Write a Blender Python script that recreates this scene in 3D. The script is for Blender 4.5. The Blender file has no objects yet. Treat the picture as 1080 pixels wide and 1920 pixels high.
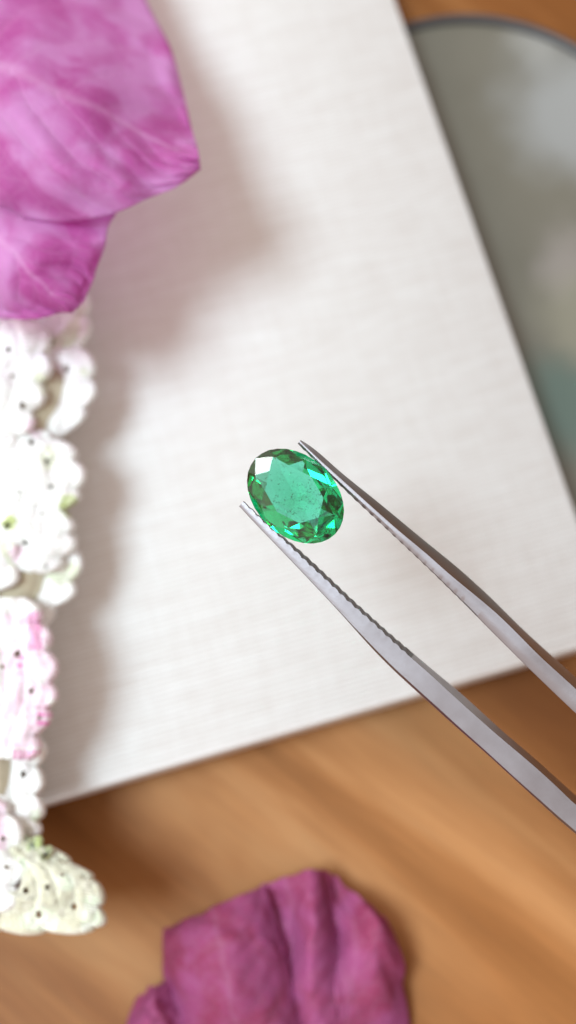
import bpy, bmesh, math, random
from mathutils import Vector, Matrix, noise

# ------------------------------------------------------------------ set-up
sc = bpy.context.scene
col = sc.collection
MM = 0.001
F = 2637.0                      # focal length in photo pixels (1080 x 1920)
PITCH = math.radians(15)
CAMH = 145.0                    # camera height above the table, mm
BOARD_TOP = 8.0
FOCUS = 106.6

R = Matrix.Rotation(PITCH, 3, 'X')
_d0 = R @ Vector((0, 0, -1))
CAM = Vector((0, 0, CAMH)) - Vector((_d0.x, _d0.y, 0)) * ((CAMH - BOARD_TOP) / -_d0.z)

def ray(px, py):
    return R @ Vector(((px - 540) / F, -(py - 960) / F, -1))
def at(px, py, z):
    """point (mm) seen at photo pixel px,py at height z above the table"""
    d = ray(px, py)
    return CAM + d * ((CAMH - z) / -d.z)
def foc(px, py, h=0.0):
    """point (mm) seen at px,py in the plane the tweezers lie in, h mm nearer the camera"""
    return CAM + ray(px, py) * (FOCUS - h)

cam = bpy.data.cameras.new('camera')
cam.sensor_fit = 'VERTICAL'; cam.sensor_height = 24.0
cam.lens = F / 1920 * 24.0
cam.clip_start = 0.005; cam.clip_end = 20
cam.dof.use_dof = True
cam.dof.focus_distance = (FOCUS - 0.5) * MM
cam.dof.aperture_fstop = 11.5
co = bpy.data.objects.new('camera', cam); col.objects.link(co)
co.location = CAM * MM; co.rotation_euler = (PITCH, 0, 0)
sc.camera = co

world = bpy.data.worlds.new('World'); sc.world = world; world.use_nodes = True
wn = world.node_tree; wn.nodes.clear()
wo = wn.nodes.new('ShaderNodeOutputWorld'); bg = wn.nodes.new('ShaderNodeBackground')
tc = wn.nodes.new('ShaderNodeTexCoord'); sx = wn.nodes.new('ShaderNodeSeparateXYZ')
rp = wn.nodes.new('ShaderNodeValToRGB')
wn.links.new(tc.outputs['Generated'], sx.inputs[0]); wn.links.new(sx.outputs['Z'], rp.inputs[0])
rp.color_ramp.elements[0].position = 0.0; rp.color_ramp.elements[0].color = (0.56, 0.48, 0.435, 1)
rp.color_ramp.elements[1].position = 0.9; rp.color_ramp.elements[1].color = (0.61, 0.49, 0.42, 1)
# the room is brighter towards its window (-x) than on the far side
sd = wn.nodes.new('ShaderNodeMapRange'); sd.interpolation_type = 'SMOOTHSTEP'
sd.inputs[1].default_value = -0.9; sd.inputs[2].default_value = 0.75; sd.inputs[3].default_value = 1.35; sd.inputs[4].default_value = 0.45
wn.links.new(sx.outputs['X'], sd.inputs[0])
mu = wn.nodes.new('ShaderNodeMix'); mu.data_type = 'RGBA'; mu.blend_type = 'MULTIPLY'; mu.inputs[0].default_value = 1
wn.links.new(rp.outputs[0], mu.inputs[6]); wn.links.new(sd.outputs[0], mu.inputs[7])
wn.links.new(mu.outputs[2], bg.inputs[0]); bg.inputs[1].default_value = 2.05
wn.links.new(bg.outputs[0], wo.inputs[0])

def area(name, direction, dist, size, power, color, size_y=None):
    l = bpy.data.lights.new(name, 'AREA')
    l.shape = 'DISK' if size_y is None else 'RECTANGLE'
    l.size = size
    if size_y: l.size_y = size_y
    l.energy = power; l.color = color
    o = bpy.data.objects.new(name, l); col.objects.link(o)
    d = Vector(direction).normalized()
    o.location = d * dist
    o.rotation_euler = d.to_track_quat('Z', 'Y').to_euler()
    return o
area('window_light', (-0.38, -0.12, 1.0), 1.3, 0.42, 22.3, (0.74, 0.92, 1.0))
area('facet_fill_light', (-0.69, 0.575, 0.444), 1.5, 0.46, 11.0, (0.93, 0.97, 1.0), 0.46)  # added lamp, placed for the gem's white facet and soft fill

sc.view_settings.view_transform = 'Standard'; sc.view_settings.look = 'None'
sc.view_settings.exposure = 0.0; sc.view_settings.gamma = 1.0
cy = sc.cycles
cy.max_bounces = 20; cy.transmission_bounces = 20; cy.glossy_bounces = 6
cy.diffuse_bounces = 4; cy.transparent_max_bounces = 12
cy.caustics_reflective = True; cy.caustics_refractive = True
cy.blur_glossy = 0.2; cy.sample_clamp_indirect = 6.0
cy.use_denoising = True

# ------------------------------------------------------------------ helpers
def tag(o, label=None, cat=None, group=None, kind=None):
    if label: o['label'] = label
    if cat: o['category'] = cat
    if group: o['group'] = group
    if kind: o['kind'] = kind
    return o
def empty(name, loc):
    o = bpy.data.objects.new(name, None); col.objects.link(o)
    o.location = Vector(loc) * MM; o.empty_display_size = 0.005
    o['base'] = list(loc); return o
def mesh(name, verts, faces, mat, parent=None, smooth=True, base=None, uvs=None):
    """verts in mm, world; stored relative to the parent's base (or base)"""
    b = Vector(parent['base']) if parent is not None and 'base' in parent else Vector(base or (0, 0, 0))
    me = bpy.data.meshes.new(name)
    me.from_pydata([tuple((Vector(v) - b) * MM) for v in verts], [], faces)
    if uvs:
        uv = me.uv_layers.new(name='UVMap')
        for lp in me.loops: uv.data[lp.index].uv = uvs[lp.vertex_index]
    me.polygons.foreach_set('use_smooth', [smooth] * len(me.polygons))
    me.materials.append(mat); me.update()
    o = bpy.data.objects.new(name, me); col.objects.link(o)
    if parent is not None: o.parent = parent
    else: o.location = b * MM
    return o

class Mat:
    def __init__(s, name):
        s.m = bpy.data.materials.new(name); s.m.use_nodes = True
        s.t = s.m.node_tree; s.t.nodes.clear()
        s.out = s.n('ShaderNodeOutputMaterial')
    def n(s, typ, **kw):
        nd = s.t.nodes.new(typ)
        for k, v in kw.items():
            if hasattr(nd, k): setattr(nd, k, v)
            else: nd.inputs[k.replace('_', ' ')].default_value = v
        return nd
    def l(s, a, b): s.t.links.new(a, b)
    def coords(s, rot=0, scale=(1, 1, 1), kind='Object'):
        c = s.n('ShaderNodeTexCoord'); m = s.n('ShaderNodeMapping')
        m0 = s.n('ShaderNodeMapping')
        m0.inputs['Rotation'].default_value = (0, 0, rot)
        k = 1000 if kind == 'Object' else 1
        m.inputs['Scale'].default_value = tuple(q * k for q in scale)
        s.l(c.outputs[kind], m0.inputs[0]); s.l(m0.outputs[0], m.inputs[0])
        return m.outputs[0]
    def noise(s, vec, scale, detail=3, rough=.5, dist=0):
        nd = s.n('ShaderNodeTexNoise'); s.l(vec, nd.inputs['Vector'])
        nd.inputs['Scale'].default_value = scale; nd.inputs['Detail'].default_value = detail
        nd.inputs['Roughness'].default_value = rough; nd.inputs['Distortion'].default_value = dist
        return nd.outputs['Fac']
    def ramp(s, fac, stops, interp='LINEAR'):
        r = s.n('ShaderNodeValToRGB'); cr = r.color_ramp; cr.interpolation = interp
        while len(cr.elements) < len(stops): cr.elements.new(0.5)
        for e, (p, c) in zip(cr.elements, stops):
            e.position = p; e.color = (c, c, c, 1) if isinstance(c, (int, float)) else (*c, 1)
        s.l(fac, r.inputs[0]); return r.outputs[0]
    def mix(s, a, b, fac, mode='MIX'):
        m = s.n('ShaderNodeMix'); m.data_type = 'RGBA'; m.blend_type = mode
        for sock, v in ((m.inputs[0], fac), (m.inputs[6], a), (m.inputs[7], b)):
            if hasattr(v, 'links'): s.l(v, sock)
            elif isinstance(v, (int, float)): sock.default_value = v
            else: sock.default_value = (*v, 1)
        return m.outputs[2]
    def math(s, op, a, b=0.0, c=0.0):
        m = s.n('ShaderNodeMath'); m.operation = op
        for i, v in enumerate((a, b, c)):
            if hasattr(v, 'links'): s.l(v, m.inputs[i])
            else: m.inputs[i].default_value = v
        return m.outputs[0]
    def bump(s, h, strength, dist):
        b = s.n('ShaderNodeBump'); b.inputs['Strength'].default_value = strength
        b.inputs['Distance'].default_value = dist * MM; s.l(h, b.inputs['Height']); return b.outputs[0]
    def princ(s, color=None, rough=.5, metal=0, normal=None, spec=.5, **kw):
        p = s.n('ShaderNodeBsdfPrincipled')
        if hasattr(color, 'links'): s.l(color, p.inputs['Base Color'])
        elif color: p.inputs['Base Color'].default_value = (*color, 1)
        if hasattr(rough, 'links'): s.l(rough, p.inputs['Roughness'])
        else: p.inputs['Roughness'].default_value = rough
        p.inputs['Metallic'].default_value = metal
        p.inputs['Specular IOR Level'].default_value = spec
        if normal is not None: s.l(normal, p.inputs['Normal'])
        for k, v in kw.items(): p.inputs[k.replace('_', ' ')].default_value = v
        s.l(p.outputs[0], s.out.inputs[0]); return p

# ------------------------------------------------------------------ materials
def wood_mat():
    m = Mat('oiled_wood')
    v = m.coords(rot=math.radians(38), scale=(0.013, 0.075, 0.1))
    v2 = m.coords(rot=math.radians(38), scale=(0.12, 2.2, 1))
    v3 = m.coords(rot=math.radians(38), scale=(0.02, 0.05, 0.05))
    a = m.noise(v, 1.0, 4, .55, .6)
    b = m.noise(v2, 1.0, 5, .6, .3)
    c = m.noise(v3, 1.0, 2, .5)
    base = m.ramp(a, [(0.36, (0.22, 0.085, 0.022)), (0.47, (0.30, 0.126, 0.040)), (0.56, (0.38, 0.180, 0.070)), (0.70, (0.46, 0.255, 0.118))])
    tint = m.ramp(c, [(0.35, (0.80, 0.73, 0.62)), (0.65, (1.0, 1.0, 1.0))])
    base = m.mix(base, tint, 1.0, 'MULTIPLY')
    # pale band between darker ones; shade by the board's edge painted in
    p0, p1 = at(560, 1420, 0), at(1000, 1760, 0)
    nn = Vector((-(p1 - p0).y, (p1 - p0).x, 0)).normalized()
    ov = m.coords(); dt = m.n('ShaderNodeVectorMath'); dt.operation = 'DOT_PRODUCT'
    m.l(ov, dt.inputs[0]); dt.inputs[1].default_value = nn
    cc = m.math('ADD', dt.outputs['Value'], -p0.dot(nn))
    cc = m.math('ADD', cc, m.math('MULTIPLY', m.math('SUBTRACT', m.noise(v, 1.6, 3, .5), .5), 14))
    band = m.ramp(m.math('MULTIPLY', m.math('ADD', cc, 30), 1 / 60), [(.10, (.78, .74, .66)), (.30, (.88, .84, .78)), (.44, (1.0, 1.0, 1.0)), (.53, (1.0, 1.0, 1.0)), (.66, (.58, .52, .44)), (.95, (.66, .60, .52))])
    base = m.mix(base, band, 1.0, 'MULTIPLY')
    fine = m.ramp(b, [(0.25, 0.80), (0.6, 1.0)])
    colr = m.mix(base, fine, .8, 'MULTIPLY')
    m.princ(colr, 0.5, normal=m.bump(b, .3, .06), spec=.15)
    return m.m
def linen_mat():
    m = Mat('white_linen_weave')
    v = m.coords()
    wv = m.coords(scale=(0.10, 0.75, 1)); wv2 = m.coords(scale=(1.0, 0.10, 1))
    def threads(axis, scale, vec):
        w = m.n('ShaderNodeTexWave'); w.wave_type = 'BANDS'; w.bands_direction = axis
        w.inputs['Scale'].default_value = scale; w.inputs['Distortion'].default_value = .9
        w.inputs['Detail'].default_value = 2; w.inputs['Detail Scale'].default_value = 1.2
        m.l(vec, w.inputs['Vector']); return w.outputs['Fac']
    ty = threads('Y', 0.62, v); tx = threads('X', 0.50, v)
    slub = m.noise(wv, 1.7, 3, .6); slub2 = m.noise(wv2, 1.5, 2, .6)
    h = m.math('ADD', m.math('MULTIPLY', ty, 1.0), m.math('MULTIPLY', tx, .12))
    h = m.math('MULTIPLY', h, m.math('ADD', m.noise(m.coords(scale=(.06, .35, 1)), 1.0, 3, .6), .15))
    h = m.math('ADD', h, m.math('MULTIPLY', slub, 1.5))
    h = m.math('ADD', h, m.math('MULTIPLY', slub2, .7))
    base = m.mix((0.70, 0.675, 0.66), (0.85, 0.835, 0.835), m.ramp(h, [(0.30, 0.0), (0.62, 1.0)]))
    hn = m.math('MULTIPLY', h, .4)
    base = m.mix((0.70, 0.665, 0.65), (0.84, 0.845, 0.855), m.ramp(hn, [(0.30, 0.0), (0.85, 1.0)]))
    fleck = m.noise(v, .55, 4, .75)
    base = m.mix(base, (0.55, 0.52, 0.49), m.ramp(fleck, [(0.71, 0.0), (0.80, .6)]))
    p = m.princ(base, .85, normal=m.bump(h, .30, .08), spec=.2)
    p.inputs['Sheen Weight'].default_value = .15
    return m.m
def bract_mat(name, light, dark, pale, tr=.35, vein=1.0):
    m = Mat(name)
    uv = m.n('ShaderNodeTexCoord').outputs['UV']
    sp = m.n('ShaderNodeSeparateXYZ'); m.l(uv, sp.inputs[0])
    u, v = sp.outputs['X'], sp.outputs['Y']
    av = m.math('ABSOLUTE', m.math('SUBTRACT', v, .5))                 # 0 on the midrib, .5 at the margins
    o = m.coords()
    nz = m.noise(o, .17, 3, .5, .6)
    # side veins leave the midrib at an angle; network between them
    ph = m.math('ADD', m.math('SUBTRACT', m.math('MULTIPLY', u, 7.0), m.math('MULTIPLY', av, 6.5)), m.math('MULTIPLY', nz, .9))
    side = m.math('ABSOLUTE', m.math('SUBTRACT', m.math('FRACT', ph), .5))
    sidev = m.ramp(side, [(0.0, 1.0), (0.10, 0.0)], 'EASE')
    mid = m.ramp(av, [(0.0, 1.0), (0.030, 0.0)], 'EASE')
    vo = m.n('ShaderNodeTexVoronoi'); vo.feature = 'DISTANCE_TO_EDGE'; vo.inputs['Scale'].default_value = .55
    m.l(o, vo.inputs['Vector'])
    net = m.ramp(vo.outputs['Distance'], [(0.0, 1.0), (0.12, 0.0)], 'EASE')
    colr = m.mix(dark, light, m.ramp(nz, [(0.40, 0.0), (0.60, 1.0)]))
    colr = m.mix(colr, pale, m.math('MULTIPLY', net, .10))
    colr = m.mix(colr, pale, m.math('MULTIPLY', sidev, .16 * vein))
    colr = m.mix(colr, pale, m.math('MULTIPLY', mid, .5 * vein))
    h = m.math('ADD', m.math('MULTIPLY', m.math('ADD', sidev, mid), -.30), m.math('MULTIPLY', net, -.10))
    h = m.math('ADD', h, m.noise(o, .9, 4, .6))
    nrm = m.bump(h, .45 * vein, .30)
    p = m.princ(colr, .55, normal=nrm, spec=.25)
    t = m.n('ShaderNodeBsdfTranslucent'); m.l(colr, t.inputs[0]); m.l(nrm, t.inputs['Normal'])
    mx = m.n('ShaderNodeMixShader'); mx.inputs[0].default_value = tr
    m.l(p.outputs[0], mx.inputs[1]); m.l(t.outputs[0], mx.inputs[2]); m.l(mx.outputs[0], m.out.inputs[0])
    return m.m
def yarn_mat(name, c, c2):
    m = Mat(name)
    o = m.coords()
    info = m.n('ShaderNodeObjectInfo')
    add = m.n('ShaderNodeVectorMath'); add.operation = 'ADD'; m.l(o, add.inputs[0])
    cv = m.n('ShaderNodeCombineXYZ'); m.l(m.math('MULTIPLY', info.outputs['Random'], 40), cv.inputs[0]); m.l(cv.outputs[0], add.inputs[1])
    nz = m.noise(add.outputs[0], 1.0, 3, .6)
    colr = m.mix(c, c2, m.ramp(nz, [(0.48, 0.0), (0.62, 1.0)]))
    fib = m.noise(o, 9, 3, .6)
    uvn = m.n('ShaderNodeTexCoord'); sp = m.n('ShaderNodeSeparateXYZ'); m.l(uvn.outputs['UV'], sp.inputs[0])
    tw = m.math('ADD', m.math('MULTIPLY', sp.outputs['X'], 3.0), m.math('MULTIPLY', sp.outputs['Y'], .45))
    tw = m.math('ADD', tw, m.math('MULTIPLY', m.noise(o, .6, 2, .5), 2.2))
    ply = m.math('ABSOLUTE', m.math('SINE', m.math('MULTIPLY', tw, math.pi)))
    hh = m.math('ADD', m.math('MULTIPLY', ply, 1.0), m.math('MULTIPLY', fib, .5))
    p = m.princ(colr, .8, normal=m.bump(hh, .5, .10), spec=.2)
    p.inputs['Sheen Weight'].default_value = .3
    p.inputs['Subsurface Weight'].default_value = .25
    p.inputs['Subsurface Radius'].default_value = (1, .9, .9); p.inputs['Subsurface Scale'].default_value = .0006
    return m.m
def steel_mat():
    m = Mat('satin_steel')
    o = m.coords()
    ln = m.coords(rot=math.radians(42), scale=(.25, 6, 6))
    br = m.noise(ln, 1.2, 3, .6); sp = m.noise(o, 5.5, 4, .7); bl = m.noise(o, .35, 3, .5)
    rough = m.math('ADD', m.math('MULTIPLY', bl, .16), .30)
    colr = m.mix((0.225, 0.215, 0.235), (0.29, 0.28, 0.305), bl)
    spot = m.ramp(m.noise(o, 3.0, 3, .7), [(.72, 0.0), (.80, .5)])
    colr = m.mix(colr, (.25, .22, .22), spot)
    h = m.math('ADD', br, m.math('MULTIPLY', sp, .6))
    m.princ(colr, rough, metal=1.0, normal=m.bump(h, .22, .03))
    return m.m
def dish_mat():
    m = Mat('mottled_grey_green_glaze')
    o = m.coords()
    nz = m.n('ShaderNodeTexNoise'); nz.inputs['Scale'].default_value = .12; nz.inputs['Detail'].default_value = 3
    m.l(o, nz.inputs['Vector'])
    off = m.n('ShaderNodeVectorMath'); off.operation = 'MULTIPLY_ADD'
    m.l(nz.outputs['Color'], off.inputs[0]); off.inputs[1].default_value = (9, 9, 0); m.l(o, off.inputs[2])
    base_pt = at(890, 527, 0)
    c = m.mix((.080, .074, .057), (.112, .104, .083), m.noise(o, .09, 3, .6))
    for (px, py, rad, colr, k) in ((1090, 210, 13, (.19, .195, .195), .85), (1060, 500, 6, (.18, .16, .148), .7), (1110, 600, 8, (.17, .16, .12), .6),
                                   (1060, 760, 9.0, (.06, .09, .076), .9), (1000, 60, 6, (.22, .22, .21), .7)):
        p = at(px, py, 0) - base_pt + Vector((4.5, 4.5, 0))
        d = m.n('ShaderNodeVectorMath'); d.operation = 'DISTANCE'; m.l(off.outputs[0], d.inputs[0]); d.inputs[1].default_value = (p.x, p.y, 0)
        f = m.ramp(m.math('DIVIDE', d.outputs['Value'], rad), [(.25, k), (1.0, 0.0)], 'EASE')
        c = m.mix(c, colr, f)
    m.princ(c, .38, spec=.5)
    return m.m
def plain(name, c, rough=.6, **kw):
    m = Mat(name)
    nz = m.noise(m.coords(), .8, 4, .6)
    colr = m.mix(tuple(q * .75 for q in c), tuple(min(1, q * 1.12) for q in c), nz)
    m.princ(colr, rough, **kw); return m.m
GSC = 16.0
def gem_mat():
    m = Mat('green_beryl')
    rf = m.n('ShaderNodeBsdfRefraction'); rf.inputs['IOR'].default_value = 1.585; rf.inputs['Roughness'].default_value = 0.0
    rf.inputs['Color'].default_value = (.64, .98, .91, 1)
    gl = m.n('ShaderNodeBsdfGlossy'); gl.inputs['Roughness'].default_value = 0.0; gl.inputs['Color'].default_value = (1, 1, 1, 1)
    fr = m.n('ShaderNodeFresnel'); fr.inputs['IOR'].default_value = 1.585
    g = m.n('ShaderNodeMixShader'); m.l(fr.outputs[0], g.inputs[0]); m.l(rf.outputs[0], g.inputs[1]); m.l(gl.outputs[0], g.inputs[2])
    m.l(g.outputs[0], m.out.inputs['Surface'])
    v = m.n('ShaderNodeVolumeAbsorption'); v.inputs['Color'].default_value = (0.0, 0.88, 0.68, 1)
    v.inputs['Density'].default_value = 590
    sca = m.n('ShaderNodeVolumeScatter'); sca.inputs['Color'].default_value = (.35, 1.0, .7, 1); sca.inputs['Density'].default_value = GSC
    ad = m.n('ShaderNodeAddShader'); m.l(v.outputs[0], ad.inputs[0]); m.l(sca.outputs[0], ad.inputs[1])
    m.l(ad.outputs[0], m.out.inputs['Volume'])
    return m.m

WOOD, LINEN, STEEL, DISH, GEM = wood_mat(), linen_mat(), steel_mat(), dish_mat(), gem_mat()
JAW = plain('shaded_jaw_steel', (.085, .08, .085), .5, metal=.6)  # steel with the shade of the gripping faces put into its colour

# ------------------------------------------------------------------ table top
S = 900
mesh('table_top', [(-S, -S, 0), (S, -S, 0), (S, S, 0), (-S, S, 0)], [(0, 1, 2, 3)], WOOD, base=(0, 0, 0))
tag(bpy.data.objects['table_top'], kind='structure')

# ------------------------------------------------------------------ oval dish under the board
def build_dish():
    c = at(890, 527, 0); ex = at(890 + 455, 527, 0) - c; ey = at(890, 527 - 500, 0) - c
    a, b = ex.length, ey.length
    rt = empty('oval_dish', (c.x, c.y, 0))
    tag(rt, 'mottled grey-green oval dish with thin dark rim, half under the white board', 'dish')
    N = 128
    def ring(s, z): return [(c.x + a * s * math.cos(2 * math.pi * i / N), c.y + b * s * math.sin(2 * math.pi * i / N), z) for i in range(N)]
    def lathe(prof, close=True):
        vs, fs = [], []
        for s, z in prof: vs += ring(s, z)
        for k in range(len(prof) - 1):
            for i in range(N):
                j = (i + 1) % N; fs.append((k * N + i, k * N + j, (k + 1) * N + j, (k + 1) * N + i))
        return vs, fs
    prof = [(.90, 0.0), (.93, .05), (.955, 1.0), (.93, 1.1), (.88, .75), (.6, .6)]
    vs, fs = lathe(prof); fs.append(tuple(5 * N + i for i in range(N)))
    mesh('dish_body', vs, fs, DISH, rt)
    w = .018
    prof = [(.957 + w * math.cos(t), 1.15 + .65 * math.sin(t)) for t in [math.pi * 2 * k / 12 for k in range(13)]]
    vs, fs = lathe(prof)
    mesh('rim', vs, fs, plain('dark_rim_glaze', (.035, .032, .035), .4), rt)
build_dish()

# ------------------------------------------------------------------ linen-covered board
def build_board():
    p1, p2 = at(745, 0, BOARD_TOP), at(1080, 960, BOARD_TOP)
    q1, q2 = at(80, 1502, BOARD_TOP), at(1080, 1213, BOARD_TOP)
    u = (p2 - p1).xy; v = (q2 - q1).xy
    d = u.x * v.y - u.y * v.x; w = (q1 - p1).xy
    t = (w.x * v.y - w.y * v.x) / d
    corner = p1.xy + u * t
    ang = math.atan2(v.y, v.x)
    W_, H_, T = 150.0, 190.0, 6.0
    # local frame: corner at (+W/2, -H/2)
    e1 = Vector((math.cos(ang), math.sin(ang))); e2 = Vector((-e1.y, e1.x))
    c = corner - e1 * W_ / 2 + e2 * H_ / 2
    bm = bmesh.new(); bmesh.ops.create_cube(bm, size=1)
    for vv in bm.verts: vv.co = Vector((vv.co.x * W_, vv.co.y * H_, vv.co.z * T)) * MM
    bmesh.ops.bevel(bm, geom=list(bm.edges), offset=0.0004, segments=3, affect='EDGES')
    me = bpy.data.meshes.new('linen_board'); bm.to_mesh(me); bm.free(); me.materials.append(LINEN)
    me.polygons.foreach_set('use_smooth', [True] * len(me.polygons))
    o = bpy.data.objects.new('linen_board', me); col.objects.link(o)
    o.location = Vector((c.x, c.y, BOARD_TOP - T / 2)) * MM; o.rotation_euler = (0, 0, ang)
    tag(o, 'thin flat board covered in white woven linen, lying on the wooden table', 'board')
build_board()

# ------------------------------------------------------------------ tweezers
DX, DY = 0.7433, 0.6690         # along the arms, in the picture
NX, NY = 0.6690, -0.7433        # across, towards the upper right
def sn(p): return (p[0] * DX + p[1] * DY, p[0] * NX + p[1] * NY)
def interp(pts, s):
    if s <= pts[0][0]: return pts[0][1]
    for (a, b), (c, d) in zip(pts, pts[1:]):
        if s <= c: return b + (d - b) * (s - a) / (c - a)
    return pts[-1][1]
def smooth_line(raw):
    pts = sorted(sn(p) for p in raw)
    out = []
    s0, s1 = pts[0][0], pts[-1][0]
    n = 220
    vals = [interp(pts, s0 + (s1 - s0) * i / n) for i in range(n + 1)]
    for _ in range(90):
        vals = [vals[0]] + [(vals[i - 1] + 2 * vals[i] + vals[i + 1]) / 4 for i in range(1, n)] + [vals[-1]]
    return [(s0 + (s1 - s0) * i / n, vals[i]) for i in range(n + 1)]
UA = [(564,825),(579,831),(605,855),(644,890),(695.5,930.5),(747,973),(800,1017),(859.6,1065),(919,1119),(981.5,1181.5),(1033,1228),(1080,1271)]
UB = [(562,826),(579,843),(618,879),(651.5,909),(695.5,949),(747,995),(800,1038),(839,1074),(890.7,1116),(929.6,1148),(968.5,1186),(1007,1226),(1080,1292)]
UM = [(560,828),(579,846.5),(618,886),(651.5,917),(695.5,957),(747,1004),(800,1050),(865,1109),(911.5,1150),(968.5,1205),(1020,1254),(1080,1306)]
UC = [(558,832),(576,850),(597,870),(623,895.5),(638.5,911),(656.7,929),(685,955),(721.5,989),(760,1025),(799,1061.5),(839,1101),(872.6,1133.5),(903.7,1166),(981.5,1243.7),(1033,1293),(1080,1338)]
LA = [(457,939.5),(469,951),(492,972),(520.7,1000),(539,1011),(565,1034),(598.5,1065),(627,1092),(663,1127),(695.6,1155.6),(729,1187),(773,1223),(818,1262),(851,1288),(886.7,1320),(944,1373),(995.6,1415.6),(1080,1492)]
LB = [(456,941),(469,953),(492,976),(515.6,1000),(539,1017),(559.6,1039),(585.6,1064),(616.7,1091),(663,1138),(684.4,1153),(729,1195.6),(771,1234),(806.7,1264),(840,1295.6),(866.7,1320),(929,1375.6),(995.6,1431),(1040,1471),(1080,1510)]
LM = [(452,947),(470,968),(500,998),(539,1034),(585,1084),(640,1142),(700,1196),(771,1262),(840,1322),(895.6,1378),(973,1451),(1080,1538)]
LC = [(450,951),(456,959),(495,999),(533.7,1039),(585.6,1093.7),(637,1148),(681.5,1199),(729,1249),(773,1289),(804,1317),(851,1360),(906.7,1408),(973,1469),(1029,1520),(1080,1566.7)]
S_END = 1080 * DX + 1400 * DY    # about the right edge of the frame
S_JOIN = S_END + 2150

def build_arm(parent, A, B, M_, C, upper):
    A, B, M_, C = map(smooth_line, (A, B, M_, C))
    s0 = min(A[0][0], C[0][0]); ends = min(x[-1][0] for x in (A, B, M_, C))
    st = []
    s = s0
    while s < ends: st.append(s); s += 2.4
    k = ends
    while k < S_JOIN: st.append(k); k += 40
    pos = []
    nE = [interp(x, ends) for x in (A, B, M_, C)]
    mid_end = nE[3] if upper else nE[0]          # inner edge at the frame's edge
    center = (sn((1080, 1338))[1] + sn((1080, 1492))[1]) / 2
    for s in st:
        if s < ends:
            a, b, m, c = (interp(x, s) for x in (A, B, M_, C))
        else:
            t = (s - ends) / (S_JOIN - ends)
            shift = (center - mid_end) * t
            a, b, m, c = (n + shift for n in nE)
        q = (s - s0)
        tipk = min(1.0, q / 14.0)
        grow = min(1.0, q / 650.0)
        depth = (1.1 + 3.6 * grow ** 1.2) * (0.45 + .55 * math.sqrt(tipk))
        # serration of the gripping face
        tooth = 0.0
        lim = 430 if upper else 425
        if q < lim:
            ph = q / 19.5 * 2 * math.pi
            tri = math.sin(ph) + .25 * math.sin(2 * ph + .6)
            tooth = tri * (1.35 if not upper else .45) * min(1, q / 20)
            if q > lim - 10: tooth *= (lim - q) / 10
        if upper:
            # facing up-right: A lower corner of the dark outer face, C gripping edge
            ch = c + tooth * .9
            sec = [(a, -depth), (b + (a - b) * .10, -.04 - depth * .02), (b, 0.03), (b + (m - b) * .5, 0.0), (m, 0.0),
                   (m + (c - m) * .85, -.14), (ch, -.24), (ch + 3 + tooth * .3, -depth * .55), (c + (a - b) * .6 + 3, -depth * .97)]
        else:
            step = 0 if q < lim else 1
            bh = b + tooth * .8; ah = a + tooth * .55
            sec = [(ah, -depth), (ah * .55 + bh * .45, -depth * .5), (bh, 0.0), (b * .5 + m * .5, -.015), (m, -.03),
                   (m + (c - m) * .78, -.09), (m + (c - m) * .93, -.28), (c, -.55), (c + (a - b) * .4 + 1, -depth * .97)]
        pos.append((s, sec))
    vs = []
    for s, sec in pos:
        for n, h in sec:
            px, py = s * DX + n * NX, s * DY + n * NY
            vs.append(foc(px, py, h))
    K = len(pos[0][1]); fs = []
    for i in range(len(pos) - 1):
        for k in range(K):
            k2 = (k + 1) % K
            fs.append((i * K + k, i * K + k2, (i + 1) * K + k2, (i + 1) * K + k))
    fs.append(tuple(range(K))[::-1]); fs.append(tuple((len(pos) - 1) * K + k for k in range(K)))
    nrows = sum(1 for s, _ in pos if s - s0 < 430) - 1
    jk = {6, 7} if upper else {0, 1}
    jaw = [f for f in fs if len(f) == 4 and min(f) // K < nrows and (min(q % K for q in f) in jk and (max(q % K for q in f) - min(q % K for q in f) == 1))]
    js = set(jaw)
    fs = [f for f in fs if f not in js]
    used = sorted({q for f in jaw for q in f}); ix = {q: i for i, q in enumerate(used)}
    j = mesh('serrated_jaw', [vs[q] for q in used], [tuple(ix[q] for q in f) for f in jaw], JAW, parent, smooth=False)
    o = mesh('arm', vs, fs, STEEL, parent)
    me = o.data
    bm = bmesh.new(); bm.from_mesh(me); bmesh.ops.recalc_face_normals(bm, faces=bm.faces); bm.to_mesh(me); bm.free()
    me.set_sharp_from_angle(angle=math.radians(33))
    return o, [foc(s * DX + n * NX, s * DY + n * NY, h) for (s, sec) in pos[-1:] for n, h in sec]
tw_base = foc(553, 930, 0)
tw = empty('tweezers', tw_base)
tag(tw, 'slim satin steel gem tweezers with serrated tips reaching in from the lower right', 'tweezers')
ua, ue = build_arm(tw, UA, UB, UM, UC, True)
la, le = build_arm(tw, LA, LB, LM, LC, False)
def joint():
    pts = ue + le
    dirv = (foc(540 + 100 * DX, 960 + 100 * DY) - foc(540, 960)).normalized()
    bm = bmesh.new()
    for k, g in ((-6, 1.0), (14, 1.0), (17, .8)):
        c = sum(pts, Vector()) / len(pts)
        for p in pts: bm.verts.new(c + (p - c) * g * 1.03 + dirv * k)
    bmesh.ops.convex_hull(bm, input=list(bm.verts))
    bm.verts.ensure_lookup_table(); bm.verts.index_update()
    vs = [v.co.copy() for v in bm.verts]; fs = [tuple(v.index for v in f.verts) for f in bm.faces]
    bm.free()
    mesh('joint', vs, fs, STEEL, tw, smooth=False)
joint()

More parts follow.
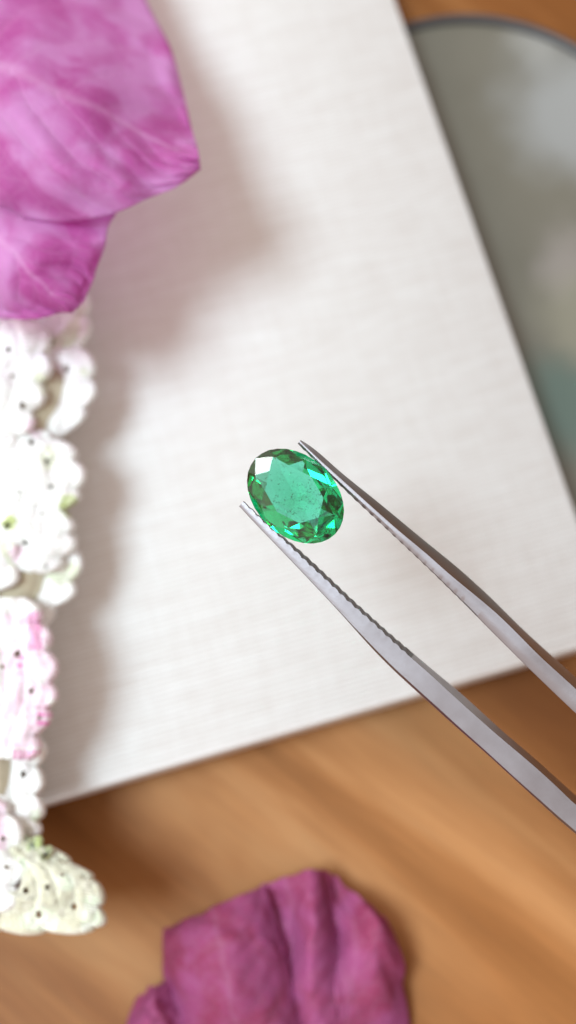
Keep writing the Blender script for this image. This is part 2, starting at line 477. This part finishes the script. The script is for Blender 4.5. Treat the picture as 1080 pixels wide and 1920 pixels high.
# ------------------------------------------------------------------ the gem
def build_gem():
    a, b = 104.5 * FOCUS / F, 75.0 * FOCUS / F          # half length, half width in mm
    RT, CH, RS = GP[0], GP[1], .83                           # table radius, crown height, star radius (in half widths)
    PD, RL, GT = GP[2], GP[5], .05
    GT_ = GT
    vs, fs = [], []
    def add(x, y, z): vs.append((x, y, z)); return len(vs) - 1
    c225 = math.cos(math.radians(22.5))
    def pol(r, deg): return r * math.cos(math.radians(deg)), r * math.sin(math.radians(deg))
    rot0 = 0
    T = [add(*pol(RT, k * 45 + rot0), CH) for k in range(8)]
    zs = CH * (1 - RS * c225) / (1 - RT)
    St = [add(*pol(RS, k * 45 + 22.5 + rot0), zs) for k in range(8)]
    # girdle: 32 points, upper and lower; in-between points on the planes of the girdle facets
    def plane_z(p, q, r, x, y):
        n = (Vector(q) - Vector(p)).cross(Vector(r) - Vector(p)); return p[2] - (n.x * (x - p[0]) + n.y * (y - p[1])) / n.z
    GU, GL = {}, {}
    zl = -PD * (1 - RL * c225)
    for k in range(16):
        GU[k * 2] = add(*pol(1, k * 22.5 + rot0), 0)
    for k in range(16):
        si = St[(k // 2) % 8]
        x, y = pol(1, k * 22.5 + 11.25 + rot0)
        GU[k * 2 + 1] = add(x, y, plane_z(vs[si], vs[GU[k * 2]], vs[GU[(k * 2 + 2) % 32]], x, y))
    L = [add(*pol(RL, k * 45 + 22.5 + rot0), zl) for k in range(8)]
    cul = add(0, 0, -PD)
    for k in range(16):
        GL[k * 2] = add(*pol(1, k * 22.5 + rot0), 0)
    for k in range(16):
        li = L[(k // 2) % 8]
        x, y = pol(1, k * 22.5 + 11.25 + rot0)
        GL[k * 2 + 1] = add(x, y, plane_z(vs[li], vs[GL[k * 2]], vs[GL[(k * 2 + 2) % 32]], x, y))
    low = set(L + [cul] + list(GL.values()))
    vs = [(x, y, z - (GT_ if i in low else 0)) for i, (x, y, z) in enumerate(vs)]
    table = tuple(T)
    crown, pav, gird = [], [], []
    for k in range(8):
        crown.append((T[k], St[k], T[(k + 1) % 8]))
        crown.append((T[k], St[(k - 1) % 8], GU[k * 4], St[k]))
        for g in (k * 4, k * 4 + 2):
            crown.append((St[k], GU[g], GU[g + 1], GU[(g + 2) % 32]))
            pav.append((L[k], GL[(g + 2) % 32], GL[g + 1], GL[g]))
        pav.append((cul, L[k], GL[k * 4], L[(k - 1) % 8]))
    for g in range(32):
        gird.append((GU[g], GL[g], GL[(g + 1) % 32], GU[(g + 1) % 32]))
    base = foc(553.5, 929.5, 0.0)
    # gem frame: x along its length, z towards the camera with a slight lean
    cx, cyv, cz = R @ Vector((1, 0, 0)), R @ Vector((0, 1, 0)), R @ Vector((0, 0, 1))
    tilt = Matrix.Rotation(math.radians(TILTX), 3, 'X') @ Matrix.Rotation(math.radians(TILTY), 3, 'Y')
    spin = Matrix.Rotation(math.radians(-44), 3, 'Z')
    Mx = R @ tilt @ spin
    out = [base + Mx @ Vector((x * a, y * b, z * b)) for x, y, z in vs]
    o = mesh('emerald', out, [table] + crown + pav + gird, GEM, smooth=False, base=tuple(base))
    bm = bmesh.new(); bm.from_mesh(o.data); bmesh.ops.recalc_face_normals(bm, faces=bm.faces); bm.to_mesh(o.data); bm.free()
    tag(o, 'faceted oval green emerald with a flat table, gripped between the tweezer tips', 'gemstone')
    # inclusions: fine dark specks and needles inside the stone
    rnd = random.Random(5)
    iv, jf = [], []
    def speck(p, r, st):
        i = len(iv)
        ax = Vector((rnd.gauss(0, 1), rnd.gauss(0, 1), rnd.gauss(0, .3))).normalized()
        e1 = ax.orthogonal().normalized(); e2 = ax.cross(e1)
        for d in (ax * st, -ax * st, e1, -e1, e2, -e2): iv.append(base + Mx @ (Vector(p) + d * r))
        for q in ((0, 2, 4), (0, 4, 3), (0, 3, 5), (0, 5, 2), (1, 4, 2), (1, 3, 4), (1, 5, 3), (1, 2, 5)): jf.append(tuple(i + k for k in q))
    n = 0
    while n < 340:
        x, y = rnd.uniform(-.62, .62), rnd.uniform(-.6, .6)
        if x * x + y * y > .40: continue
        if rnd.random() > .35 + .65 * max(0, min(1, (x + .3))): continue
        z = rnd.uniform(.0, .30)
        speck((x * a, y * b, z * b), rnd.choice((.014, .018, .024, .036)), rnd.choice((1, 1.5, 2.5, 4)))
        n += 1
    for _ in range(30):
        th = rnd.uniform(0, 6.28); r = rnd.uniform(.68, .82)
        speck((r * math.cos(th) * a, r * math.sin(th) * b, .06 * b), rnd.choice((.015, .025)), rnd.choice((1, 2)))
    inc = mesh('inclusion', iv, jf, plain('dark_inclusion', (.02, .09, .055), .5), smooth=False, base=tuple(base))
    inc.parent = o; inc.location = (0, 0, 0); inc['kind'] = 'stuff'
GP = (.61, .295, .72, -7, -6, .75)
TILTX, TILTY = GP[3], GP[4]
build_gem()

# ------------------------------------------------------------------ bougainvillea
def cr(p0, p1, p2, p3, t):
    return 0.5 * ((2 * p1) + (p2 - p0) * t + (2 * p0 - 5 * p1 + 4 * p2 - p3) * t * t + (3 * p1 - p0 - 3 * p2 + p3) * t ** 3)
def resample(pts, n):
    P = [2 * pts[0] - pts[1]] + pts + [2 * pts[-1] - pts[-2]]
    out = []
    m = len(pts) - 1
    for i in range(n):
        f = i / (n - 1) * m; k = min(int(f), m - 1)
        out.append(cr(P[k], P[k + 1], P[k + 2], P[k + 3], f - k))
    return out
def bract(parent, rows, mat, nu=60, nv=46, crumple=.6, seed=0, fold=1.0, quilt=.35, label=None):
    """rows: base to tip, each a list of (px, py, z) across the bract"""
    rr = [resample([Vector(p) for p in r], nv) for r in rows]
    cols = [resample([r[j] for r in rr], nu) for j in range(nv)]
    vs, uvs, fs = [], [], []
    for i in range(nu):
        for j in range(nv):
            p = cols[j][i]; u, v = i / (nu - 1), j / (nv - 1)
            av = abs(v - .5)
            z = p.z
            z += crumple * (noise.noise(Vector((u * 3.1 + seed, v * 2.7, seed * 1.7))) * 2.2 + noise.noise(Vector((u * 8 + seed, v * 7, 3.1))) * .8)
            z += quilt * (abs(math.sin(math.pi * (u * 7 - av * 6.5))) - .5) * min(1, av * 6)
            z -= fold * (1 - math.exp(-(av * 2) ** 2 * 2.0))
            w = at(p.x + 7 * noise.noise(Vector((v * 6, u * 6, seed))), p.y + 7 * noise.noise(Vector((u * 6, v * 6, seed + 9))), z)
            vs.append(w); uvs.append((u, v))
    for i in range(nu - 1):
        for j in range(nv - 1):
            a = i * nv + j; fs.append((a, a + 1, a + nv + 1, a + nv))
    o = mesh('bract', vs, fs, mat, parent, uvs=uvs)
    md = o.modifiers.new('thickness', 'SOLIDIFY'); md.thickness = .00008; md.offset = 0
    if label: o['label'] = label
    return o

PINK = bract_mat('lilac_bract', (0.72, 0.40, 0.69), (0.63, 0.20, 0.52), (0.82, 0.60, 0.80), .74, .8)
PINK2 = bract_mat('magenta_bract', (0.52, 0.135, 0.34), (0.43, 0.080, 0.19), (0.60, 0.32, 0.50), .60, .35)

fl = empty('bougainvillea_flower', (*at(-60, 250, 8).xy, BOARD_TOP))
tag(fl, 'bright lilac pink bougainvillea flower with broad papery bracts, top left', 'flower')
# second bract, below and behind the main one
bract(fl, [
    [(-170, 520, 30), (-150, 430, 31), (-110, 340, 32), (20, 300, 30), (120, 280, 28)],
    [(-80, 576, 30), (-60, 515, 31.5), (-20, 430, 33), (110, 400, 31.5), (212, 380, 30.0)],
    [(-20, 594, 30), (0, 560, 31.5), (48, 500, 34), (120, 470, 32.5), (200, 440, 31)],
    [(60, 596, 31), (70, 577, 31.5), (95, 545, 33.5), (140, 520, 32.5), (182, 505, 31.0)],
    [(130, 587, 30.5), (136, 584, 30.8), (143, 579, 31), (149, 573, 31), (157, 564, 30.5)]],
    PINK, crumple=.5, seed=4.2, fold=.3)
# main bract: ridge from the left edge of the frame to its tip
bract(fl, [
    [(-330, -260, 29), (-300, -80, 31), (-260, 60, 34), (-240, 200, 32), (-220, 360, 29)],
    [(40, -330, 18), (-20, -100, 27), (-70, 110, 34), (-50, 280, 34), (-60, 420, 31.5)],
    [(190, -190, 20), (90, -30, 27), (40, 140, 35), (50, 290, 35.5), (50, 412, 33)],
    [(268, -20, 22), (205, 75, 27.5), (140, 187, 35), (150, 310, 36), (160, 412, 33)],
    [(318, 90, 25), (275, 160, 28.5), (230, 230, 34), (235, 315, 35), (245, 388, 33)],
    [(352, 195, 27), (335, 235, 28.5), (305, 268, 33), (305, 325, 34), (315, 357, 33)],
    [(370, 275, 32.5), (372, 285, 32.5), (374, 298, 33), (374, 308, 33), (373, 318, 32.5)]],
    PINK, nu=80, nv=60, crumple=.7, seed=1.3, fold=.2, quilt=.35)
def tube(pts, rad, nseg=8):
    vs, fs = [], []
    n = len(pts)
    for i, p in enumerate(pts):
        d = (pts[min(i + 1, n - 1)] - pts[max(i - 1, 0)]).normalized()
        e1 = d.orthogonal().normalized(); e2 = d.cross(e1)
        r = rad(i / (n - 1)) if callable(rad) else rad
        for k in range(nseg):
            t = 2 * math.pi * k / nseg
            vs.append(p + e1 * r * math.cos(t) + e2 * r * math.sin(t))
    for i in range(n - 1):
        for k in range(nseg):
            k2 = (k + 1) % nseg; fs.append((i * nseg + k, i * nseg + k2, (i + 1) * nseg + k2, (i + 1) * nseg + k))
    fs.append(tuple(range(nseg))[::-1]); fs.append(tuple((n - 1) * nseg + k for k in range(nseg)))
    return vs, fs
GREEN = plain('green_stem', (.16, .22, .08), .6)
vs, fs = tube([Vector(at(x, y, z)) for x, y, z in ((-220, 60, 31), (-330, 90, 28), (-430, 150, 20), (-500, 220, 14))], 1.0)
mesh('stem', vs, fs, GREEN, fl)

fb = empty('bougainvillea_flower', (*at(560, 1950, 0).xy, 0))
tag(fb, 'deep magenta crumpled bougainvillea flower lying on the wood at the bottom', 'flower')
# right bract
bract(fb, [
    [(560, 2060, 3), (610, 1985, 4), (640, 1960, 4), (700, 1960, 3), (760, 2060, 1.5)],
    [(575, 1900, 4), (620, 1860, 5.5), (660, 1850, 5.5), (710, 1880, 5), (768, 1950, 1.0)],
    [(580, 1800, 5), (625, 1780, 4), (665, 1770, 6.5), (710, 1790, 7), (757, 1850, 2.5)],
    [(585, 1720, 6), (622, 1710, 4.2), (655, 1700, 4), (705, 1730, 7.5), (757, 1790, 5)],
    [(590, 1630, 5), (612, 1636, 3), (640, 1655, 3.5), (680, 1685, 5), (722, 1722, 5)]],
    PINK2, nu=60, nv=50, crumple=.3, seed=2.2, fold=0, quilt=.15)
# middle bract with deep pleats
bract(fb, [
    [(480, 2080, 2), (520, 2000, 4), (560, 1970, 4), (600, 1980, 4), (640, 2060, 3)],
    [(470, 1930, 4), (510, 1890, 6), (545, 1870, 4.4), (580, 1880, 6), (630, 1900, 5)],
    [(480, 1820, 5), (520, 1790, 5), (548, 1785, 4.2), (585, 1780, 7.5), (640, 1800, 4)],
    [(480, 1730, 6), (515, 1710, 3.5), (545, 1700, 5), (590, 1690, 7), (635, 1710, 3.5)],
    [(470, 1672, 5), (495, 1660, 4), (535, 1643, 5), (585, 1630, 6), (622, 1640, 4)]],
    PINK2, nu=60, nv=50, crumple=.3, seed=5.9, fold=0, quilt=.15)
# left bract
bract(fb, [
    [(380, 2080, 2), (430, 2020, 4), (480, 1990, 5), (560, 1990, 5), (600, 2060, 3)],
    [(330, 1960, 2), (390, 1920, 6), (440, 1900, 8), (510, 1900, 7), (570, 1930, 4)],
    [(312, 1860, 2), (345, 1830, 6), (420, 1810, 9), (490, 1800, 7.5), (545, 1830, 5.0)],
    [(304, 1790, 2), (340, 1770, 6.5), (410, 1750, 8.5), (480, 1740, 7.5), (530, 1760, 5.2)],
    [(306, 1742, 2), (345, 1726, 5), (395, 1702, 6.5), (450, 1680, 6.5), (496, 1660, 5)]],
    PINK2, nu=60, nv=50, crumple=.3, seed=9.1, fold=0, quilt=.15)
# lower left bract
bract(fb, [
    [(300, 2090, 2), (400, 2080, 4), (500, 2080, 4)],
    [(235, 2000, 2), (300, 1960, 5), (400, 1990, 4)],
    [(240, 1920, 1.5), (285, 1890, 5), (350, 1900, 3)],
    [(255, 1872, 1.5), (285, 1848, 3), (335, 1846, 2)]],
    PINK2, nu=40, nv=36, crumple=.5, seed=3.3, fold=0, quilt=.15)
vs, fs = tube([Vector(at(x, y, z)) for x, y, z in ((604, 1912, 4.5), (606, 1935, 5.0), (612, 1970, 5.0), (620, 2060, 4), (640, 2160, 1.2))], lambda t: .45 + .4 * t)
mesh('stem', vs, fs, GREEN, fb)

# ------------------------------------------------------------------ crocheted pouch at the left
EDGE = [(400, 150), (480, 158), (560, 165), (600, 172), (650, 160), (705, 184), (765, 168), (810, 145), (850, 140), (880, 155), (925, 158), (960, 142),
        (1010, 142), (1060, 148), (1110, 134), (1150, 105), (1185, 93), (1225, 100), (1265, 108), (1315, 102), (1365, 84), (1395, 78), (1440, 82),
        (1490, 80), (1530, 66), (1565, 78), (1600, 100), (1630, 150), (1665, 185), (1710, 192), (1745, 180)]
def edge_x(y):
    if y <= EDGE[0][0]: return EDGE[0][1]
    for (a, b), (c, d) in zip(EDGE, EDGE[1:]):
        if y <= c: return b + (d - b) * (y - a) / (c - a)
    return EDGE[-1][1]
Y0, Y1 = 380, 1752
def crochet_z(px, py):
    d = min(edge_x(py) - px, (Y1 - py) * 1.2)
    t = max(0.0, min(1.0, d / 170.0))
    lo = 17.5 - 2.0 * max(0, min(1, (py - 1450) / 250))
    top = 6.0 if py < 1500 else 6.0 - 2.0 * min(1, (py - 1500) / 200)
    if py < 700: top -= 5.0 * min(1, (700 - py) / 150); lo -= 1.0
    return lo + top * math.sqrt(max(0, 1 - (1 - t) ** 2))
cb = empty('crochet_pouch', (*at(-60, 1050, 8).xy, BOARD_TOP))
tag(cb, 'white crocheted cotton pouch with ruffled scallops, pinholes and pale pink patches along the left edge', 'crochet pouch')
YW = yarn_mat('white_cotton', (.84, .84, .82), (.86, .83, .84))
YP = yarn_mat('pale_pink_cotton', (.84, .70, .78), (.84, .62, .73))
YM = yarn_mat('hot_pink_cotton', (.74, .24, .50), (.76, .40, .60))
YG = yarn_mat('leaf_green_cotton', (.42, .48, .20), (.62, .66, .42))
YC = yarn_mat('cream_green_shaded_cotton', (.66, .63, .49), (.72, .69, .58))  # greenish yarn, greyed in colour for the shade on the bottom ruffle
YL = yarn_mat('pale_green_cotton', (.70, .73, .58), (.80, .80, .72))
CORE = plain('olive_lining', (.46, .40, .29), .9)

# lining: a closed mound under the stitches
vs, fs = [], []
nu, nv = 70, 24
for i in range(nu):
    py = Y0 + 10 + (Y1 - 24 - Y0 - 10) * i / (nu - 1)
    ex = edge_x(py) - 52
    x0 = -420
    for j in range(nv):
        px = x0 + (ex - x0) * (j / (nv - 1))
        vs.append(at(px, py, crochet_z(px, py) - 3.4 - (1.2 if j == nv - 1 or i == nu - 1 else 0)))
n0 = len(vs)
for i in range(nu):
    for j in range(nv):
        p = vs[i * nv + j]; vs.append(Vector((p.x - 5.0, p.y, BOARD_TOP + .3)))
for i in range(nu - 1):
    for j in range(nv - 1):
        a = i * nv + j; fs.append((a, a + nv, a + nv + 1, a + 1)); fs.append((n0 + a, n0 + a + 1, n0 + a + nv + 1, n0 + a + nv))
for i in range(nu - 1):
    for a, b in ((i * nv, (i + 1) * nv), ((i + 1) * nv + nv - 1, i * nv + nv - 1)): fs.append((a, b, n0 + b, n0 + a))
for j in range(nv - 1):
    for a, b in ((j, j + 1), ((nu - 1) * nv + j + 1, (nu - 1) * nv + j)): fs.append((a, b, n0 + b, n0 + a))
mesh('lining', vs, fs, CORE, cb)

HOLES = [(18, 655), (24, 705), (98, 640), (105, 752), (60, 828), (90, 865), (35, 880), (98, 912), (38, 922), (80, 962), (16, 985), (50, 1018),
         (88, 1062), (73, 1112), (60, 1295), (6, 1250), (50, 1345), (34, 1225), (76, 1345), (20, 1528), (90, 1664), (50, 1670), (75, 1715), (8, 1572), (14, 1625),
         (140, 1700), (118, 1640), (45, 760), (128, 690), (45, 1450), (-30, 720), (-40, 900), (-25, 1100), (-30, 1320), (-35, 1600)]
YARNS = [YW, YP, YM, YG, YC, YL]
hn = noise.noise
def yarn_at(px, py, rib, name):
    """which colour the variegated yarn has here; rib numbers the post it runs through"""
    j = 5 * hn(Vector((rib * 3.7, name * 5.1, .5)))
    x, y = px + j, py + 1.6 * j
    if name == 10: return 4 if hn(Vector((px * .02, py * .02, 5))) > 0 else 0
    if name == 9:  # bottom ruffle: its shade is set by the greyer yarn
        return 5 if hn(Vector((px * .02, py * .02, 2))) > .25 else 4
    if name == 6:
        if abs(x - 66) < 12 and 1140 < y < 1212 and (py * .35 + px) % 9 < 6: return 2
        if x > 72 and 1330 < y < 1370 and rib % 2 == 0: return 2
        if x > 25 and 1405 < y < 1424 and px % 9 < 6: return 2
        if abs(x - 40) < 6 and 1225 < y < 1262 and rib % 2: return 2
        return 1 if x > 4 and y > 1150 and y < 1402 and hn(Vector((px * .03, py * .03, 8))) > -.42 else 0
    if (x - 132) ** 2 + (y - 948) ** 2 < 20 ** 2: return 3
    if (x - 92) ** 2 + ((y - 858) * .6) ** 2 < 15 ** 2: return 5
    if (x - 18) ** 2 + (y - 978) ** 2 < 15 ** 2: return 3
    if x < 12 and 1122 < y < 1168: return 3
    if (x - 68) ** 2 + (y - 800) ** 2 < 16 ** 2 or (x - 34) ** 2 + (y - 1035) ** 2 < 15 ** 2: return 1
    if name == 8 and 1480 < y < 1590 and x < 14: return 1
    return 5 if hn(Vector((px * .018, py * .018, name))) > .42 else 0
def ruffle(rim, anchor, z0, z1, lobes, name, amp=15.0):
    """a thick crocheted ruffle: rim is its scalloped outer edge, anchor the line it grows from (photo px)"""
    fine = 400
    R_ = resample([Vector((p[0], p[1], 0)) for p in rim], fine); A_ = resample([Vector((p[0], p[1], 0)) for p in anchor], fine)
    L = sum((R_[i + 1] - R_[i]).length for i in range(fine - 1))
    ns = int(max(60, L / 1.7)); nt = 46
    ribs = max(6, round(L / 8.5))
    rnd = random.Random(name)
    wob = rnd.uniform(0, 50)
    vs, fs, px_, rb, uvs = [], [], [], [], []
    ts = [-.16, -.13, -.08, -.035] + [k / (nt - 1) for k in range(nt)]
    for i in range(ns):
        u = i / (ns - 1); f = u * (fine - 1); k = min(int(f), fine - 2)
        r = R_[k].lerp(R_[k + 1], f - k); a = A_[k].lerp(A_[k + 1], f - k)
        d = (r - a); ln = d.length; d.normalize()
        ul = u * lobes + .22 * hn(Vector((u * lobes * .9, wob, 0)))
        lobe = abs(math.sin(math.pi * ul)) ** .75
        for t in ts:
            tt = max(0, t)
            out = amp * (lobe - .45) * math.exp(-tt * ln / 26)
            under = max(0, -t)
            dist = tt * ln                              # px from the rim
            p = r - d * (dist + under * 90) + d * out
            e = min(1, dist / 15)
            z = z0 + (z1 - z0) * min(1, dist / 110) ** .8
            z += -.75 + .75 * math.sqrt(max(0, 1 - (1 - e) ** 2))
            z += .75 * (lobe - .6) * math.exp(-dist / 24)
            rowp = (dist % 38) / 38
            z -= .13 * math.exp(-((rowp - .5) / .13) ** 2) * min(1, dist / 30)
            z += (.26 if name == 9 else .17) * abs(math.sin(math.pi * (u * ribs + .5 * (int(dist / 38 + .5) % 2) + .12 * math.sin(dist * .3)))) * min(1, dist / 6)
            z += .35 * hn(Vector((p.x * .02, p.y * .02, wob))) + .16 * hn(Vector((p.x * .07, p.y * .07, wob)))
            if under > 0: z = z0 - .75 - 6.5 * under + .75 * (lobe - .6)
            vs.append(at(p.x, p.y, z)); px_.append((p.x, p.y)); rb.append(int(u * ribs)); uvs.append((u * ribs, dist / 9.0))
    n = len(ts); mi = []
    for i in range(ns - 1):
        for j in range(n - 1):
            q = i * n + j
            x, y = px_[q]
            w = 1.8 * hn(Vector((x * .5, y * .5, 4)))
            if ts[j] > .05 and any((x - hx) ** 2 + ((y - hy) * .8) ** 2 < (2.2 + (hx * 7 + hy * 3) % 3.6 + w) ** 2 for hx, hy in HOLES): continue
            fs.append((q, q + 1, q + n + 1, q + n)); mi.append(yarn_at(x, y, rb[q], name))
    o = mesh('ruffle', vs, fs, YARNS[0], cb, uvs=uvs)
    for m_ in YARNS[1:]: o.data.materials.append(m_)
    o.data.polygons.foreach_set('material_index', mi)
    return o
# back layers first
ruffle([(60, 470), (92, 560), (120, 640), (120, 740), (100, 840), (105, 940), (100, 1040), (70, 1130), (50, 1220), (50, 1330), (50, 1440), (50, 1540), (80, 1640), (110, 1720)],
       [(-130, y_) for y_ in (470, 560, 640, 740, 840, 940, 1040, 1130, 1220, 1330, 1440, 1540, 1640, 1720)], 15.2, 16.4, 20.0, 10, 7.0)
ruffle([(120, 470), (150, 530), (168, 590), (160, 645), (178, 705), (165, 765), (128, 815)], [(-60, 470), (-50, 540), (-50, 600), (-50, 660), (-50, 720), (-50, 790), (-40, 850)], 17, 18.5, 6.0, 1)
ruffle([(120, 985), (145, 1020), (148, 1065), (135, 1112), (100, 1150), (70, 1195)], [(-60, 985), (-60, 1020), (-60, 1060), (-60, 1100), (-60, 1150), (-60, 1200)], 17, 18, 4.0, 4)
ruffle([(84, 1380), (78, 1440), (76, 1490), (78, 1540), (60, 1580)], [(-60, 1380), (-60, 1420), (-60, 1460), (-60, 1500), (-60, 1540)], 17, 19, 4.0, 7)
ruffle([(105, 1590), (140, 1618), (182, 1650), (194, 1700), (184, 1742), (95, 1750), (10, 1748), (-90, 1750)], [(-20, 1560), (0, 1590), (30, 1620), (40, 1650), (30, 1670), (0, 1670), (-40, 1670), (-100, 1660)], 18, 20.0, 7.0, 9, 12.0)
# middle layers
ruffle([(60, 800), (112, 822), (148, 862), (153, 918), (128, 958), (140, 1000), (128, 1045), (85, 1080)], [(-40, 800), (-30, 830), (-20, 870), (-20, 910), (-30, 950), (-20, 990), (-30, 1020), (-50, 1050)], 18.5, 21, 7.0, 3)
ruffle([(60, 1120), (84, 1172), (98, 1220), (104, 1275), (98, 1325), (78, 1375), (66, 1425)], [(-60, 1120), (-50, 1170), (-50, 1220), (-50, 1270), (-50, 1320), (-60, 1370), (-60, 1420)], 20.3, 22.6, 6.0, 6)
# front layers
ruffle([(30, 560), (78, 605), (92, 660), (88, 715), (70, 770), (40, 822), (-20, 868)], [(-120, 560), (-110, 610), (-110, 660), (-110, 700), (-110, 740), (-120, 780), (-130, 800)], 20.5, 23, 6.0, 2)
ruffle([(-20, 965), (22, 1000), (34, 1045), (24, 1095), (-30, 1135)], [(-140, 965), (-130, 1000), (-130, 1040), (-130, 1080), (-140, 1100)], 20.5, 23, 3.5, 5)
ruffle([(-20, 1490), (26, 1525), (42, 1580), (44, 1640), (26, 1700), (-30, 1735)], [(-140, 1490), (-130, 1530), (-130, 1580), (-130, 1630), (-130, 1680), (-140, 1700)], 19.5, 22, 4.5, 8)
# green knot where two layers meet
vs, fs = tube([Vector(at(x, y, z)) for x, y, z in ((50, 1578, 18), (66, 1586, 19.2), (82, 1600, 19.2), (92, 1614, 18))], lambda t: .35 + .65 * math.sin(math.pi * min(1, .12 + t * .8)), 12)
mesh('knot', vs, fs, YG, cb)
